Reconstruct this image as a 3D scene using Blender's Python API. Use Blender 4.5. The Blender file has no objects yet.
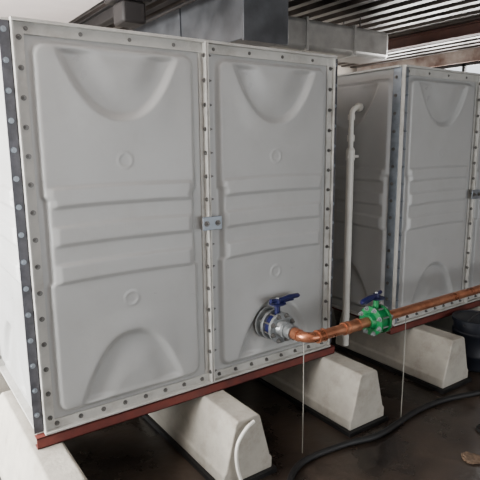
import bpy, math, random
from mathutils import Vector, Matrix
random.seed(4)
ZT=0.47   # underside of the tanks above the floor

# ------------------------------------------------------------ materials
def lin(c):
    c=c/255.0
    return c/12.92 if c<=0.04045 else ((c+0.055)/1.055)**2.4
def mat(name,rgb,rough=0.5,metal=0.0,var=0.15,scale=6.0,bump=0.0,bscale=60.0,rgb2=None,rvar=0.1,detail=6.0,grime=None,gscale=3.0,gamt=0.6):
    m=bpy.data.materials.new(name); m.use_nodes=True
    nt=m.node_tree; b=nt.nodes['Principled BSDF']
    tc=nt.nodes.new('ShaderNodeTexCoord')
    n=nt.nodes.new('ShaderNodeTexNoise'); n.inputs['Scale'].default_value=scale; n.inputs['Detail'].default_value=detail
    n.inputs['Roughness'].default_value=0.6
    nt.links.new(tc.outputs['Object'],n.inputs['Vector'])
    r=nt.nodes.new('ShaderNodeValToRGB')
    c1=[lin(v) for v in rgb]
    c2=[lin(v) for v in rgb2] if rgb2 else [v*(1-var) for v in c1]
    r.color_ramp.elements[0].position=0.35; r.color_ramp.elements[0].color=(*c2,1)
    r.color_ramp.elements[1].position=0.65; r.color_ramp.elements[1].color=(*c1,1)
    nt.links.new(n.outputs['Fac'],r.inputs['Fac']); out=r.outputs['Color']
    if grime:
        g=nt.nodes.new('ShaderNodeTexNoise'); g.inputs['Scale'].default_value=gscale; g.inputs['Detail'].default_value=10; g.inputs['Roughness'].default_value=0.7
        mp=nt.nodes.new('ShaderNodeMapping'); mp.inputs['Location'].default_value=(3.1,1.7,5.2)
        nt.links.new(tc.outputs['Object'],mp.inputs['Vector']); nt.links.new(mp.outputs['Vector'],g.inputs['Vector'])
        gr=nt.nodes.new('ShaderNodeMapRange'); gr.inputs['From Min'].default_value=0.50; gr.inputs['From Max'].default_value=0.72; gr.inputs['To Max'].default_value=gamt
        nt.links.new(g.outputs['Fac'],gr.inputs['Value'])
        mx=nt.nodes.new('ShaderNodeMix'); mx.data_type='RGBA'; mx.inputs[7].default_value=(*[lin(v) for v in grime],1)
        nt.links.new(gr.outputs['Result'],mx.inputs[0]); nt.links.new(out,mx.inputs[6]); out=mx.outputs[2]
    nt.links.new(out,b.inputs['Base Color'])
    mr=nt.nodes.new('ShaderNodeMapRange'); mr.inputs['From Min'].default_value=0.3; mr.inputs['From Max'].default_value=0.7
    mr.inputs['To Min'].default_value=max(0.03,rough-rvar); mr.inputs['To Max'].default_value=min(1,rough+rvar)
    nt.links.new(n.outputs['Fac'],mr.inputs['Value']); nt.links.new(mr.outputs['Result'],b.inputs['Roughness'])
    b.inputs['Metallic'].default_value=metal
    if bump>0:
        n2=nt.nodes.new('ShaderNodeTexNoise'); n2.inputs['Scale'].default_value=bscale; n2.inputs['Detail'].default_value=4
        nt.links.new(tc.outputs['Object'],n2.inputs['Vector'])
        bp=nt.nodes.new('ShaderNodeBump'); bp.inputs['Strength'].default_value=bump; bp.inputs['Distance'].default_value=0.01
        nt.links.new(n2.outputs['Fac'],bp.inputs['Height']); nt.links.new(bp.outputs['Normal'],b.inputs['Normal'])
    return m
GRP=mat('grp_panel',(163,164,163),0.36,0,0.05,2.5,0.03,40,grime=(134,130,122),gscale=2.2,gamt=0.25)
FLG=mat('grp_flange',(182,181,176),0.5,0,0.18,9,0.05,50,grime=(120,110,96),gscale=8,gamt=0.5)
GALV=mat('galvanised_steel',(140,148,156),0.42,0.6,0.3,14,0.05,80)
GALVD=mat('weathered_angle_steel',(84,84,90),0.5,0.3,0.55,16,0.08,60)
BOLT=mat('bolt_steel',(108,106,103),0.4,0.5,0.3,20)
RED=mat('red_oxide_steel',(104,42,34),0.65,0.0,0.45,8,0.1,40)
CONC=mat('plinth_concrete',(176,171,160),0.85,0,0.2,7,0.25,45,grime=(104,92,76),gscale=3.5,gamt=0.6)
RUB=mat('black_rubber',(20,20,21),0.6,0,0.2,10)
FLOOR=mat('damp_concrete_floor',(62,52,44),0.32,0,0.5,1.8,0.35,14,rgb2=(22,18,16),rvar=0.25,detail=10)
COP=mat('copper',(206,146,112),0.33,0.72,0.3,7,rgb2=(164,102,74),grime=(96,62,46),gscale=9,gamt=0.5)
BLUE=mat('blue_paint',(22,26,78),0.4,0.0,0.3,12)
GREEN=mat('green_paint',(14,122,66),0.4,0.0,0.3,12)
STEEL=mat('flange_steel',(158,162,163),0.38,0.6,0.35,24)
PVC=mat('white_pvc',(222,219,210),0.4,0,0.1,10)
WIRE=mat('grey_wire',(140,138,130),0.5,0,0.1,10)
SLAB=mat('painted_soffit',(226,216,212),0.9,0,0.1,2,0.1,20)
DECK=mat('steel_deck',(74,66,62),0.4,0.4,0.4,3,rgb2=(36,30,27))
RUST=mat('rusty_beam',(92,60,52),0.7,0.1,0.4,5,0.1,30)
DUCT=mat('duct_galvanised',(100,102,106),0.45,0.5,0.3,5,0.03,30)
FOIL=mat('duct_sheet',(172,170,166),0.4,0.3,0.25,6,0.05,12)
DARK=mat('dark_hanger',(36,33,33),0.6,0.2,0.3,6)
WALL=mat('wall_plaster',(166,158,148),0.9,0,0.2,1.5,0.1,20)
WALLR=mat('stained_wall',(200,188,178),0.9,0,0.4,1.8,0.1,20,rgb2=(104,74,62))
DRUM=mat('blue_black_plastic',(20,24,34),0.45,0,0.3,4)
DEBR=mat('debris_paper',(104,84,66),0.8,0,0.5,20,0.3,40)

# ------------------------------------------------------------ mesh helpers
class MB:
    def __init__(s): s.v=[]; s.f=[]
    def box(s,x0,x1,y0,y1,z0,z1):
        i=len(s.v)
        s.v+=[(x,y,z) for z in (z0,z1) for y in (y0,y1) for x in (x0,x1)]
        for q in ((0,2,3,1),(4,5,7,6),(0,1,5,4),(2,6,7,3),(0,4,6,2),(1,3,7,5)): s.f.append([i+k for k in q])
        return s
    def cyl(s,p0,p1,r,n=20,r2=None,rot=0.0):
        r2=r if r2 is None else r2
        p0=Vector(p0);p1=Vector(p1);d=(p1-p0).normalized()
        a=d.orthogonal().normalized();b=d.cross(a)
        i=len(s.v)
        for p,rr in ((p0,r),(p1,r2)):
            for k in range(n):
                t=2*math.pi*k/n+rot
                s.v.append(tuple(p+a*math.cos(t)*rr+b*math.sin(t)*rr))
        for k in range(n):
            k2=(k+1)%n; s.f.append([i+k,i+k2,i+n+k2,i+n+k])
        s.f.append([i+n-1-k for k in range(n)]); s.f.append([i+n+k for k in range(n)])
        return s
    def bolt(s,p,d,r=0.009,h=0.008,washer=True,shank=0.0):
        p=Vector(p);d=Vector(d)
        if washer: s.cyl(p,p+d*0.003,r*1.45,14)
        s.cyl(p+d*0.003,p+d*(0.003+h),r,6,rot=random.random())
        if shank: s.cyl(p+d*(0.003+h),p+d*(0.003+h+shank),r*0.5,8)
        return s
    def sweep(s,pts,r,n=16):
        P=[Vector(p) for p in pts]; i=len(s.v); m=len(P)
        rr=r if isinstance(r,(list,tuple)) else [r]*m
        prev=None
        for j,p in enumerate(P):
            t=(P[min(j+1,m-1)]-P[max(j-1,0)]).normalized()
            if prev is None: a=t.orthogonal().normalized()
            else: a=(prev-t*prev.dot(t)).normalized()
            prev=a;b=t.cross(a)
            for k in range(n):
                an=2*math.pi*k/n
                s.v.append(tuple(p+(a*math.cos(an)+b*math.sin(an))*rr[j]))
        for j in range(m-1):
            for k in range(n):
                k2=(k+1)%n
                s.f.append([i+j*n+k,i+j*n+k2,i+(j+1)*n+k2,i+(j+1)*n+k])
        s.f.append([i+n-1-k for k in range(n)]); s.f.append([i+(m-1)*n+k for k in range(n)])
        return s
    def prism(s,prof,y0,y1):
        i=len(s.v);n=len(prof)
        for y in (y0,y1):
            for x,z in prof: s.v.append((x,y,z))
        for k in range(n):
            k2=(k+1)%n; s.f.append([i+k,i+k2,i+n+k2,i+n+k])
        s.f.append([i+n-1-k for k in range(n)]); s.f.append([i+n+k for k in range(n)])
        return s
    def mesh(s,name,m,bevel=None):
        me=bpy.data.meshes.new(name); me.from_pydata(s.v,[],s.f); me.update()
        import bmesh
        bm=bmesh.new(); bm.from_mesh(me); bmesh.ops.recalc_face_normals(bm,faces=bm.faces); bm.to_mesh(me); bm.free()
        for p in me.polygons: p.use_smooth=True
        me.set_sharp_from_angle(angle=math.radians(35))
        me.materials.append(m); return me
def link(name,me,parent=None,bevel=0.0,loc=(0,0,0)):
    o=bpy.data.objects.new(name,me); bpy.context.collection.objects.link(o)
    o.location=loc
    if parent is not None:
        o.parent=parent; o.location=Vector(loc)-parent.location
    if bevel>0:
        b=o.modifiers.new('bevel','BEVEL'); b.width=bevel; b.segments=2; b.limit_method='ANGLE'
    return o
def make(mb,name,m,parent=None,bevel=0.0): return link(name,mb.mesh(name,m),parent,bevel)
def empty(name,loc=(0,0,0)):
    e=bpy.data.objects.new(name,None); e.location=loc; e.empty_display_size=0.1
    bpy.context.collection.objects.link(e); return e
def smooth(a,b,x):
    t=max(0.0,min(1.0,(x-a)/(b-a))); return t*t*(3-2*t)

# ------------------------------------------------------------ moulded GRP panel (height field)
def panel_h(x,z):
    ins=0.068+0.014*(1-smooth(0.20,0.225,abs(z-0.98)))
    dx=abs(x-0.5)-(0.5-ins-0.07); dz=abs(z-1.0)-(1.0-0.068-0.07)
    d=math.hypot(max(dx,0),max(dz,0))+min(max(dx,dz),0)-0.07
    body=smooth(0.0,0.030,-d)
    h=0.030*body
    if body>0:
        inner=smooth(0.02,0.06,-d)
        zz=abs(z-1.0); xx=abs(x-0.5)
        rib=0
        for c in (0.81,1.0,1.19):
            q=z-c-0.012*math.cos((x-0.5)*3)
            rib=max(rib,(1-smooth(0.038,0.056,abs(q))))
        h+=0.012*rib*inner
        half=0.33 if z>1 else 0.30
        base=0.575 if z>1 else 0.55
        zb=base+0.34*(xx/half)**2.3
        slope=2.3*0.34*(max(xx,1e-4)/half)**1.3/half
        e=(zz-zb)/math.sqrt(1+slope*slope)
        fade=1-0.5*smooth(0.10,0.34,zb-base)
        h-=0.025*smooth(-0.006,0.036,e)*(1-0.85*smooth(0.03,0.26,e))*inner*fade
        h+=0.006*smooth(-0.14,-0.01,e)*(1-smooth(-0.01,0.012,e))*inner*fade
        for c in (0.37,-0.37):
            rr=math.hypot(x-0.5,z-1.0-c)
            h+=0.0022*(smooth(0.029,0.034,rr))*(1-smooth(0.040,0.046,rr))
    return h
def panel_mesh():
    nx,nz=130,260; v=[];f=[]
    for j in range(nz+1):
        for i in range(nx+1):
            x=i/nx; z=2.0*j/nz
            v.append((x,-panel_h(x,z),z))
    for j in range(nz):
        for i in range(nx):
            a=j*(nx+1)+i; f.append((a,a+1,a+nx+2,a+nx+1))
    me=bpy.data.meshes.new('moulded_panel'); me.from_pydata(v,[],f); me.update()
    for p in me.polygons: p.use_smooth=True
    me.materials.append(GRP); return me
PANEL=panel_mesh()

def tank(name,X0,nx,ny,Y0=0.0):
    L=Vector((X0,Y0,ZT)); T=empty(name,L)
    W=float(nx);D=float(ny);H=2.0
    def B(mb,nm,m,bev=0.0):
        me=mb.mesh(nm,m); o=bpy.data.objects.new(nm,me); bpy.context.collection.objects.link(o); o.parent=T
        if bev>0:
            b=o.modifiers.new('bevel','BEVEL'); b.width=bev;b.segments=2;b.limit_method='ANGLE'
        return o
    B(MB().box(0.006,W-0.006,0.006,D-0.006,0.0,H),'tank_core',FLG)
    k=0
    def P(loc,rz):
        nonlocal k; k+=1
        o=bpy.data.objects.new('panel_%d'%k,PANEL); bpy.context.collection.objects.link(o); o.parent=T
        o.location=loc; o.rotation_euler=(0,0,rz)
    for i in range(nx):
        P((i,0,0),0); P((i+1,D,0),math.pi)
    for j in range(ny):
        P((0,j+1,0),-math.pi/2); P((W,j,0),math.pi/2)
    fl=MB(); bo=MB(); dk=MB(); db=MB()
    nb=15
    zs=[0.07+i*(H-0.14)/(nb-1) for i in range(nb)]
    for i in range(1,nx):
        fl.box(i-0.011,i-0.0015,-0.046,0.0,0.0,H); fl.box(i+0.0015,i+0.011,-0.046,0.0,0.0,H)
        fl.box(i-0.034,i+0.034,-0.008,0.0,0.0,H)
        for z in zs:
            bo.bolt((i-0.011,-0.030,z),(-1,0,0),0.009,0.008); bo.bolt((i+0.011,-0.030,z),(1,0,0),0.009,0.008,True,0.010)
    for j in range(1,ny):
        for xx,s in ((0,-1),(W,1)):
            fl.box(min(xx,xx+s*0.046),max(xx,xx+s*0.046),j-0.011,j-0.001,0,H)
            fl.box(min(xx,xx+s*0.046),max(xx,xx+s*0.046),j+0.001,j+0.011,0,H)
            for z in zs: bo.bolt((xx+s*0.028,j-0.011,z),(0,-1,0)); bo.bolt((xx+s*0.028,j+0.011,z),(0,1,0))
    for xx,s in ((0,1),(W,-1)):
        fl.box(min(xx,xx+s*0.052),max(xx,xx+s*0.052),-0.012,0.0,0.0,H)
        for z in zs: bo.bolt((xx+s*0.030,-0.012,z),(0,-1,0),0.009,0.008,True,0.010)
        fl.box(min(xx-s*0.002,xx+s*0.008),max(xx-s*0.002,xx+s*0.008),-0.032,0.0,0.0,H)
        if X0<1:
            dk.box(min(xx-s*0.050,xx),max(xx-s*0.050,xx),0.0,0.006,0.0,H)
            for z in zs: db.bolt((xx-s*0.030,0.0,z+0.03),(0,-1,0),0.009,0.008)
        else:
            dk.box(min(xx+s*0.010,xx+s*0.055),max(xx+s*0.010,xx+s*0.055),-0.018,-0.012,0.0,H)
            for z in zs: db.bolt((xx+s*0.030,-0.018,z),(0,-1,0),0.009,0.008,True,0.010)
        dk.box(min(xx-s*0.006,xx),max(xx-s*0.006,xx),0.0,0.075,0.0,H)
        for z in zs: bo.bolt((xx-s*0.006,0.045,z),(-s,0,0),0.009,0.008)
    fl.box(-0.004,W+0.004,-0.040,0.0,H-0.004,H+0.010)
    fl.box(0,W,-0.010,0.0,H-0.055,H)
    fl.box(0,W,-0.010,0.0,0.0,0.052)
    fl.box(-0.004,W+0.004,-0.040,0.0,-0.006,0.006)
    fl.box(-0.040,0.0,0,D,H-0.004,H+0.010); fl.box(W,W+0.040,0,D,H-0.004,H+0.010)
    fl.box(-0.040,0.0,0,D,-0.006,0.006); fl.box(W,W+0.040,0,D,-0.006,0.006)
    n=int(8*nx)
    for i in range(n):
        x=(i+0.5)*W/n
        bo.bolt((x,-0.010,0.030),(0,-1,0),0.009,0.008,True,0.008)
        if i%2==0: bo.bolt((x,-0.010,H-0.030),(0,-1,0),0.007,0.004)
    fl.box(0,W,0,D,H,H+0.012)
    B(fl,'flanges',FLG,0.002); B(bo,'bolts',BOLT); B(db,'angle_bolts',GALV); B(dk,'corner_angles',GALVD if X0<1 else GALV,0.001)
    for i in range(1,nx):
        g=MB().box(i-0.055,i+0.075,-0.054,-0.046,0.955,1.035)
        B(g,'tie_plate_%d'%i,GALV,0.003)
        g=MB()
        for dx in (-0.03,0.045): g.bolt((i+dx,-0.054,0.995),(0,-1,0),0.012,0.010,True,0.012)
        B(g,'tie_bolts_%d'%i,BOLT)
    return T
T1=tank('water_tank',0.0,2,2)
T2=tank('water_tank',2.72,2,2,0.0)

# ------------------------------------------------------------ steel base frames
def frame(X0,W,D):
    T=empty('steel_base_frame',(X0,0,0.40))
    m=MB()
    z0,z1=0.405,0.463
    def chan_x(x0,x1,y):
        m.box(x0,x1,y,y+0.006,z0,z1); m.box(x0,x1,y,y+0.05,z1-0.006,z1); m.box(x0,x1,y,y+0.05,z0,z0+0.006)
    chan_x(X0-0.05,X0+W+0.04,-0.045); chan_x(X0+0.02,X0+W-0.02,D/2); chan_x(X0+0.02,X0+W-0.02,D-0.03)
    for x in (X0+0.06,X0+W-0.10):
        m.box(x,x+0.05,-0.0,D,z1-0.006,z1); m.box(x,x+0.006,-0.0,D,z0,z1)
    make(m,'channels',RED,T,0.001)
frame(0,2,2); frame(2.72,2,2)

# ------------------------------------------------------------ plinths
prof=[(-0.17,0.03),(0.17,0.03),(0.17,0.10),(0.155,0.115),(0.085,0.385),(0.07,0.402),(-0.07,0.402),(-0.085,0.385),(-0.155,0.115),(-0.17,0.10)]
pm=MB().prism(prof,-0.58,0.58).mesh('plinth_block',CONC)
rm=MB().box(-0.19,0.19,-0.60,0.60,0.0,0.03).mesh('plinth_pad',RUB)
for x in (0.0,1.0,2.0,3.03,4.0,4.75):
    for y in (0.17,1.65):
        e=empty('concrete_plinth',(x,y,0))
        a=bpy.data.objects.new('block',pm); b=bpy.data.objects.new('rubber_pad',rm)
        for o in (a,b): bpy.context.collection.objects.link(o); o.parent=e
        bv=a.modifiers.new('bevel','BEVEL'); bv.width=0.008; bv.segments=3; bv.limit_method='ANGLE'

# ------------------------------------------------------------ copper pipe line
ZP=0.77; YP=-0.42; XV=1.433; R=0.032
def arc(c,a0,a1,r,n=10):
    return [(c[0]+r*math.cos(math.radians(a0+(a1-a0)*k/n)),c[1]+r*math.sin(math.radians(a0+(a1-a0)*k/n)),ZP) for k in range(n+1)]
cp=empty('copper_pipe',(XV,YP,ZP))
er=0.075
m=MB()
m.sweep([(XV,-0.24,ZP),(XV,YP+er+0.001,ZP)]+arc((XV+er,YP+er),180,270,er)+[(XV+er+0.001,YP,ZP),(1.955,YP,ZP)],R,24)
m.sweep([(2.10,YP,ZP),(4.2-er-0.001,YP,ZP)]+arc((4.2-er,YP+er),-90,0,er)+[(4.2,YP+er+0.001,ZP),(4.2,-0.065,ZP)],R,24)
make(m,'tube',COP,cp)
m=MB()
def sock(x0,x1,y=YP):
    m.cyl((x0,y,ZP),(x1,y,ZP),R+0.006,24)
    for x in (x0,x1): m.cyl((x-0.004,y,ZP),(x+0.004,y,ZP),R+0.009,24)
sock(XV+er,XV+er+0.05); sock(1.735,1.765); sock(1.775,1.86); sock(2.11,2.16); sock(3.32,3.42)
m.cyl((XV,YP+er,ZP),(XV,YP+er+0.05,ZP),R+0.006,24)
make(m,'solder_couplings',COP,cp)
m=MB()
m.cyl((XV,-0.212,ZP),(XV,-0.235,ZP),0.052,8); m.cyl((XV,-0.235,ZP),(XV,-0.275,ZP),0.043,20); m.cyl((XV,-0.275,ZP),(XV,-0.29,ZP),0.048,8)
make(m,'pipe_union',STEEL,cp)

def valve(c,ax,mf,body,lever,r=0.098,half=0.075):
    c=Vector(c);ax=Vector(ax);up=Vector((0,0,1)); T=empty('butterfly_valve',c)
    side=ax.cross(up)
    f=MB()
    for s in (-1,1):
        f.cyl(c+ax*s*0.030,c+ax*s*0.050,r,36)
        f.cyl(c+ax*s*0.050,c+ax*s*(half+0.005),0.056,28,0.044)
    make(f,'flanges',mf,T,0.002)
    b=MB()
    b.cyl(c-ax*0.029,c+ax*0.029,0.078,36)
    b.cyl(c+up*0.06,c+up*0.145,0.018,18); b.cyl(c+up*0.138,c+up*0.150,0.038,20)
    b.cyl(c-up*0.06,c-up*0.092,0.016,16)
    make(b,'valve_body',body,T,0.002)
    g=MB()
    for k in range(8):
        a=math.radians(22.5+45*k); o=(side*math.cos(a)+up*math.sin(a))*0.084
        for s in (-1,1): g.bolt(c+o+ax*s*0.050,ax*s,0.0115,0.011,True,0.012)
        g.cyl(c+o-ax*0.05,c+o+ax*0.05,0.006,8)
    make(g,'flange_bolts',STEEL if mf is not STEEL else BOLT,T)
    h=MB(); l=Vector(lever).normalized()
    p=c+up*0.155
    h.cyl(p-up*0.004,p+up*0.022,0.022,16)
    pts=[p-l*0.06+up*0.022,p+up*0.012,p+l*0.05+up*0.012,p+l*0.10+up*0.016,p+l*0.19+up*0.010,p+l*0.205+up*0.006]
    h.sweep(pts,[0.012,0.016,0.015,0.016,0.016,0.008],12)
    h.cyl(p-up*0.008,p-up*0.003,0.055,24)
    h.sweep([p+l*0.03-up*0.0,p+l*0.08-up*0.006,p+l*0.15-up*0.010],[0.007,0.007,0.006],8)
    make(h,'lever_handle',BLUE,T)
    n=MB(); n.cyl(p+up*0.022,p+up*0.034,0.010,6); make(n,'stem_nut',STEEL,T)
    return T
valve((XV,-0.130,ZP),(0,-1,0),STEEL,BLUE,(1,0.12,0.0))
valve((2.03,YP,ZP),(1,0,0),GREEN,GREEN,(-1,-0.25,0.0),0.096)
for T,x in ((T1,XV),(T2,4.2)):
    make(MB().cyl((x,0.0,ZP),(x,-0.049,ZP),0.060,28).cyl((x,-0.030,ZP),(x,-0.045,ZP),0.105,36),'nozzle_flange',STEEL,T)

for x,y in ((1.440,-0.375),(2.30,-0.455)):
    e=empty('hanging_wire',(x,y,0))
    make(MB().sweep([(x,y,0.0),(x+0.003,y,0.37),(x,y,ZP-R)],0.0028,8),'wire',WIRE,e)

# ------------------------------------------------------------ overflow pipe on second tank
XO,YO=2.60,0.38
e=empty('overflow_pipe',(XO,YO,0.24))
m=MB()
m.cyl((XO,YO,0.20),(XO,YO,1.86),0.030,24)
up=[(XO,YO,1.84),(XO,YO,2.13),(XO+0.008,YO,2.165),(XO+0.03,YO,2.19),(XO+0.06,YO,2.20),(2.700,YO,2.20)]
m.sweep(up,0.021,18)
make(m,'pipe',PVC,e)
m=MB()
m.cyl((XO,YO,1.78),(XO,YO,1.86),0.036,24); m.cyl((XO,YO,1.86),(XO,YO,1.88),0.036,24,0.026)
m.cyl((XO,YO,1.93),(XO,YO,1.98),0.030,24); m.cyl((XO,YO,2.10),(XO,YO,2.14),0.028,20); m.cyl((2.665,YO,2.2),(2.70,YO,2.2),0.034,8)
m.box(XO-0.04,XO+0.085,YO-0.012,YO+0.012,1.80,1.82)
make(m,'fittings',PVC,e)

# ------------------------------------------------------------ floor things
def bez(pts,n=8):
    P=[Vector(p) for p in pts]; out=[]
    for i in range(len(P)-1):
        p0=P[max(i-1,0)];p1=P[i];p2=P[i+1];p3=P[min(i+2,len(P)-1)]
        for k in range(n):
            t=k/n
            out.append(0.5*((2*p1)+(-p0+p2)*t+(2*p0-5*p1+4*p2-p3)*t*t+(-p0+3*p1-3*p2+p3)*t**3))
    out.append(P[-1]); return out
hz=0.021
make(MB().sweep(bez([(0.75,-1.3,hz),(0.98,-0.85,hz),(1.14,-0.60,hz),(1.36,-0.47,hz),(1.69,-0.485,hz),(1.97,-0.54,hz),(2.42,-0.49,hz),(2.74,-0.51,hz),(3.07,-0.60,hz),(3.8,-0.78,hz),(4.8,-0.7,hz)]),0.020,14),'rubber_hose',RUB)
make(MB().sweep(bez([(1.02,-0.435,0.385),(0.96,-0.445,0.365),(0.90,-0.45,0.30),(0.885,-0.455,0.22),(0.90,-0.455,0.12),(0.93,-0.47,0.02)]),0.010,12),'plastic_tube',PVC)
make(MB().sweep(bez([(2.9,-0.9,0.008),(2.6,-0.85,0.008),(2.5,-1.0,0.008),(2.2,-1.15,0.008),(1.9,-1.5,0.008)]),0.007,8),'floor_cable',RUB)
cx,cy=3.52,-0.26
e=empty('plastic_drum',(cx,cy,0))
pr=[(0.15,0.0),(0.172,0.02),(0.178,0.12),(0.184,0.13),(0.184,0.15),(0.178,0.16),(0.182,0.30),(0.188,0.31),(0.188,0.33),(0.18,0.34),(0.18,0.41),(0.195,0.415),(0.195,0.44),(0.175,0.445),(0.17,0.435)]
m=MB(); N=36
for r,z in pr:
    for k in range(N): m.v.append((cx+r*math.cos(2*math.pi*k/N),cy+r*math.sin(2*math.pi*k/N),z))
for j in range(len(pr)-1):
    for k in range(N): m.f.append([j*N+k,j*N+(k+1)%N,(j+1)*N+(k+1)%N,(j+1)*N+k])
m.f.append(list(range(N))[::-1]); m.f.append([(len(pr)-1)*N+k for k in range(N)])
make(m,'drum_body',DRUM,e)
make(MB().sweep(bez([(cx-0.19,cy,0.40),(cx-0.13,cy-0.06,0.50),(cx,cy-0.08,0.53),(cx+0.13,cy-0.06,0.50),(cx+0.19,cy,0.40)]),0.006,8),'handle',DARK,e)
def debris(x,y,s,seed):
    random.seed(seed); import bmesh
    bm=bmesh.new(); bmesh.ops.create_icosphere(bm,subdivisions=3,radius=s)
    for v in bm.verts:
        v.co*=random.uniform(0.8,1.15); v.co.z=max(v.co.z*0.22+s*0.1,0.0)
    me=bpy.data.meshes.new('crumpled_rag'); bm.to_mesh(me); bm.free(); me.materials.append(DEBR)
    link('crumpled_rag',me,None,0,(x,y,0))
debris(2.24,-1.03,0.06,2)

# ------------------------------------------------------------ room
XL,XR,YF,YB,ZC=-2.6,7.2,-5.5,4.6,3.32
make(MB().box(XL-0.2,XR+0.2,YF-0.2,YB+0.2,-0.15,0.0),'floor',FLOOR)
make(MB().box(XL-0.2,XR+0.2,YF-0.2,YB+0.2,ZC+0.14,ZC+0.3),'ceiling',SLAB)
make(MB().box(XL-0.2,XR+0.2,YB,YB+0.2,0,ZC+0.14),'wall_back',WALL)
m=MB(); y0,y1,z0,z1=-1.2,3.2,0.4,2.9
m.box(XL-0.2,XL,YF-0.2,y0,0,ZC+0.14).box(XL-0.2,XL,y1,YB+0.2,0,ZC+0.14).box(XL-0.2,XL,y0,y1,0,z0).box(XL-0.2,XL,y0,y1,z1,ZC+0.14)
make(m,'wall_left',WALL)
m=MB()
for y in (y0,(y0+y1)/2-0.03,y1-0.06): m.box(XL-0.14,XL-0.06,y,y+0.06,z0,z1)
for z in (z0,z1-0.06): m.box(XL-0.14,XL-0.06,y0,y1,z,z+0.06)
make(m,'window_1',DARK)
m=MB(); ry0,ry1,rz0,rz1=0.6,4.2,2.15,3.15
m.box(XR,XR+0.2,YF-0.2,ry0,0,ZC+0.14).box(XR,XR+0.2,ry1,YB+0.2,0,ZC+0.14).box(XR,XR+0.2,ry0,ry1,0,rz0).box(XR,XR+0.2,ry0,ry1,rz1,ZC+0.14)
make(m,'wall_right',WALLR)
m=MB()
for k in range(5):
    y=ry0+(ry1-ry0-0.05)*k/4; m.box(XR+0.05,XR+0.10,y,y+0.05,rz0,rz1)
for z in (rz0,rz1-0.05): m.box(XR+0.05,XR+0.10,ry0,ry1,z,z+0.05)
make(m,'window_2',DARK)
m=MB(); x0,x1=0.0,4.8
m.box(XL-0.2,x0,YF-0.2,YF,0,ZC+0.14).box(x1,XR+0.2,YF-0.2,YF,0,ZC+0.14).box(x0,x1,YF-0.2,YF,2.7,ZC+0.14)  # unseen opening added so the front fill can enter
make(m,'wall_front',WALL)
m=MB()
for x in (x0-0.08,x1): m.box(x,x+0.08,YF+0.001,YF+0.05,0,2.78)
m.box(x0,x1,YF+0.001,YF+0.05,2.70,2.78)
make(m,'added_door_frame_1',DARK)  # trim round the added opening, out of view
make(MB().box(XL,1.45,-5.4,YB,ZC,ZC+0.14),'ceiling_soffit',SLAB)
m=MB(); x=1.5; pts=[]
while x<XR-0.1:
    pts+=[(x,ZC),(x+0.09,ZC),(x+0.12,ZC+0.08),(x+0.21,ZC+0.08)]; x+=0.24
for y in (YF,YB):
    for p in pts: m.v.append((p[0],y,p[1]))
n=len(pts)
for k in range(n-1): m.f.append([k,k+1,n+k+1,n+k])
make(m,'ceiling_deck',DECK)
def ibeam(name,x,y0,y1,zt,h=0.24,w=0.14,mm=RUST,along='y'):
    m=MB()
    def bx(a0,a1,z0,z1):
        if along=='y': m.box(x+a0,x+a1,y0,y1,z0,z1)
        else: m.box(y0,y1,x+a0,x+a1,z0,z1)
    bx(-w/2,w/2,zt-0.012,zt); bx(-w/2,w/2,zt-h,zt-h+0.012); bx(-0.005,0.005,zt-h,zt)
    make(m,name,mm)
ibeam('steel_ceiling_beam',5.5,YF,YB,ZC,0.14,0.12)
ibeam('steel_ceiling_beam',1.6,YF,YB,ZC,0.14,0.10,DARK)
e=empty('air_duct',(2.36,1.5,2.8))
make(MB().box(2.14,2.59,1.2,3.6,2.81,3.30),'duct_box',DUCT,e,0.006)
make(MB().box(2.12,2.61,1.18,1.21,2.79,3.31).box(2.12,2.61,2.3,2.34,2.79,3.31),'duct_flange',DUCT,e,0.003)
e=empty('air_duct',(3.7,1.8,3.0))
make(MB().box(2.75,4.5,1.6,2.05,2.87,3.18),'duct_box',FOIL,e,0.05)
m=MB()
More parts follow.
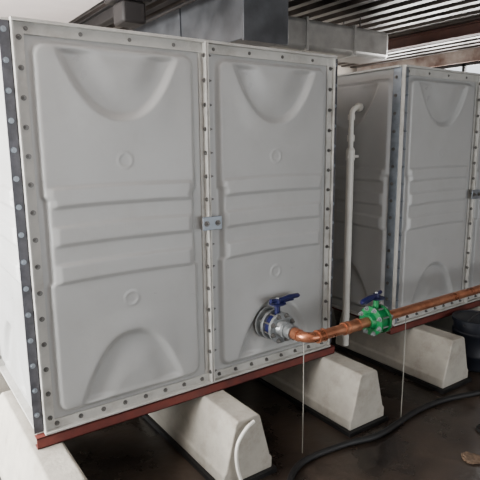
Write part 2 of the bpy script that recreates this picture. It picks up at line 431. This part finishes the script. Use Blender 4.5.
for x in (3.2,3.9): m.box(x,x+0.03,1.59,2.06,2.86,3.19)
make(m,'duct_joints',FOIL,e,0.002)
m=MB()
for x in (3.0,4.1):
    for y in (1.70,1.95): m.cyl((x,y,3.15),(x,y,3.32),0.006,8)
make(m,'duct_hangers',DARK,e)
e=empty('junction_box',(1.3,1.5,3.0))
make(MB().box(1.12,1.42,1.45,1.75,3.05,3.32).box(1.17,1.37,1.48,1.70,2.88,3.05),'bracket_box',DARK,e,0.02)
make(MB().cyl((1.95,-0.5,3.2),(1.95,4,3.2),0.02,14),'conduit_pipe',DARK)

# ------------------------------------------------------------ lights
def area(name,loc,rot,sx,sy,p,col):
    l=bpy.data.lights.new(name,'AREA'); l.shape='RECTANGLE'; l.size=sx; l.size_y=sy; l.energy=p; l.color=col
    o=bpy.data.objects.new(name,l); o.location=loc; o.rotation_euler=rot; bpy.context.collection.objects.link(o); return o
area('window_daylight',(XL-0.25,1.2,1.7),(0,math.radians(-90),0),2.4,4.0,1050,(1,0.99,0.97))
area('high_window_daylight',(XR+0.3,2.4,2.65),(0,math.radians(90),0),1.0,3.6,330,(1,0.98,0.95))
area('added_front_fill',(2.4,YF-0.3,1.4),(math.radians(90),0,0),4.6,2.5,90,(0.98,0.99,1.0))  # added fill lamp behind the camera, brightens the tank fronts
w=bpy.data.worlds.new('world'); bpy.context.scene.world=w; w.use_nodes=True
bg=w.node_tree.nodes['Background']; bg.inputs[0].default_value=(0.9,0.95,1,1); bg.inputs[1].default_value=2.0

# ------------------------------------------------------------ camera
r=Vector((0.8205,-0.5725,-0.0098)).normalized()
f=Vector((0.5607,0.808,-0.1809)); f=(f-r*f.dot(r)).normalized(); u=r.cross(f)
cam=bpy.data.cameras.new('camera'); cam.lens=518/480*36; cam.sensor_width=36
co=bpy.data.objects.new('camera',cam); bpy.context.collection.objects.link(co)
M=Matrix((( r.x,u.x,-f.x,-0.563),(r.y,u.y,-f.y,-2.593),(r.z,u.z,-f.z,1.913),(0,0,0,1)))
co.matrix_world=M
bpy.context.scene.camera=co
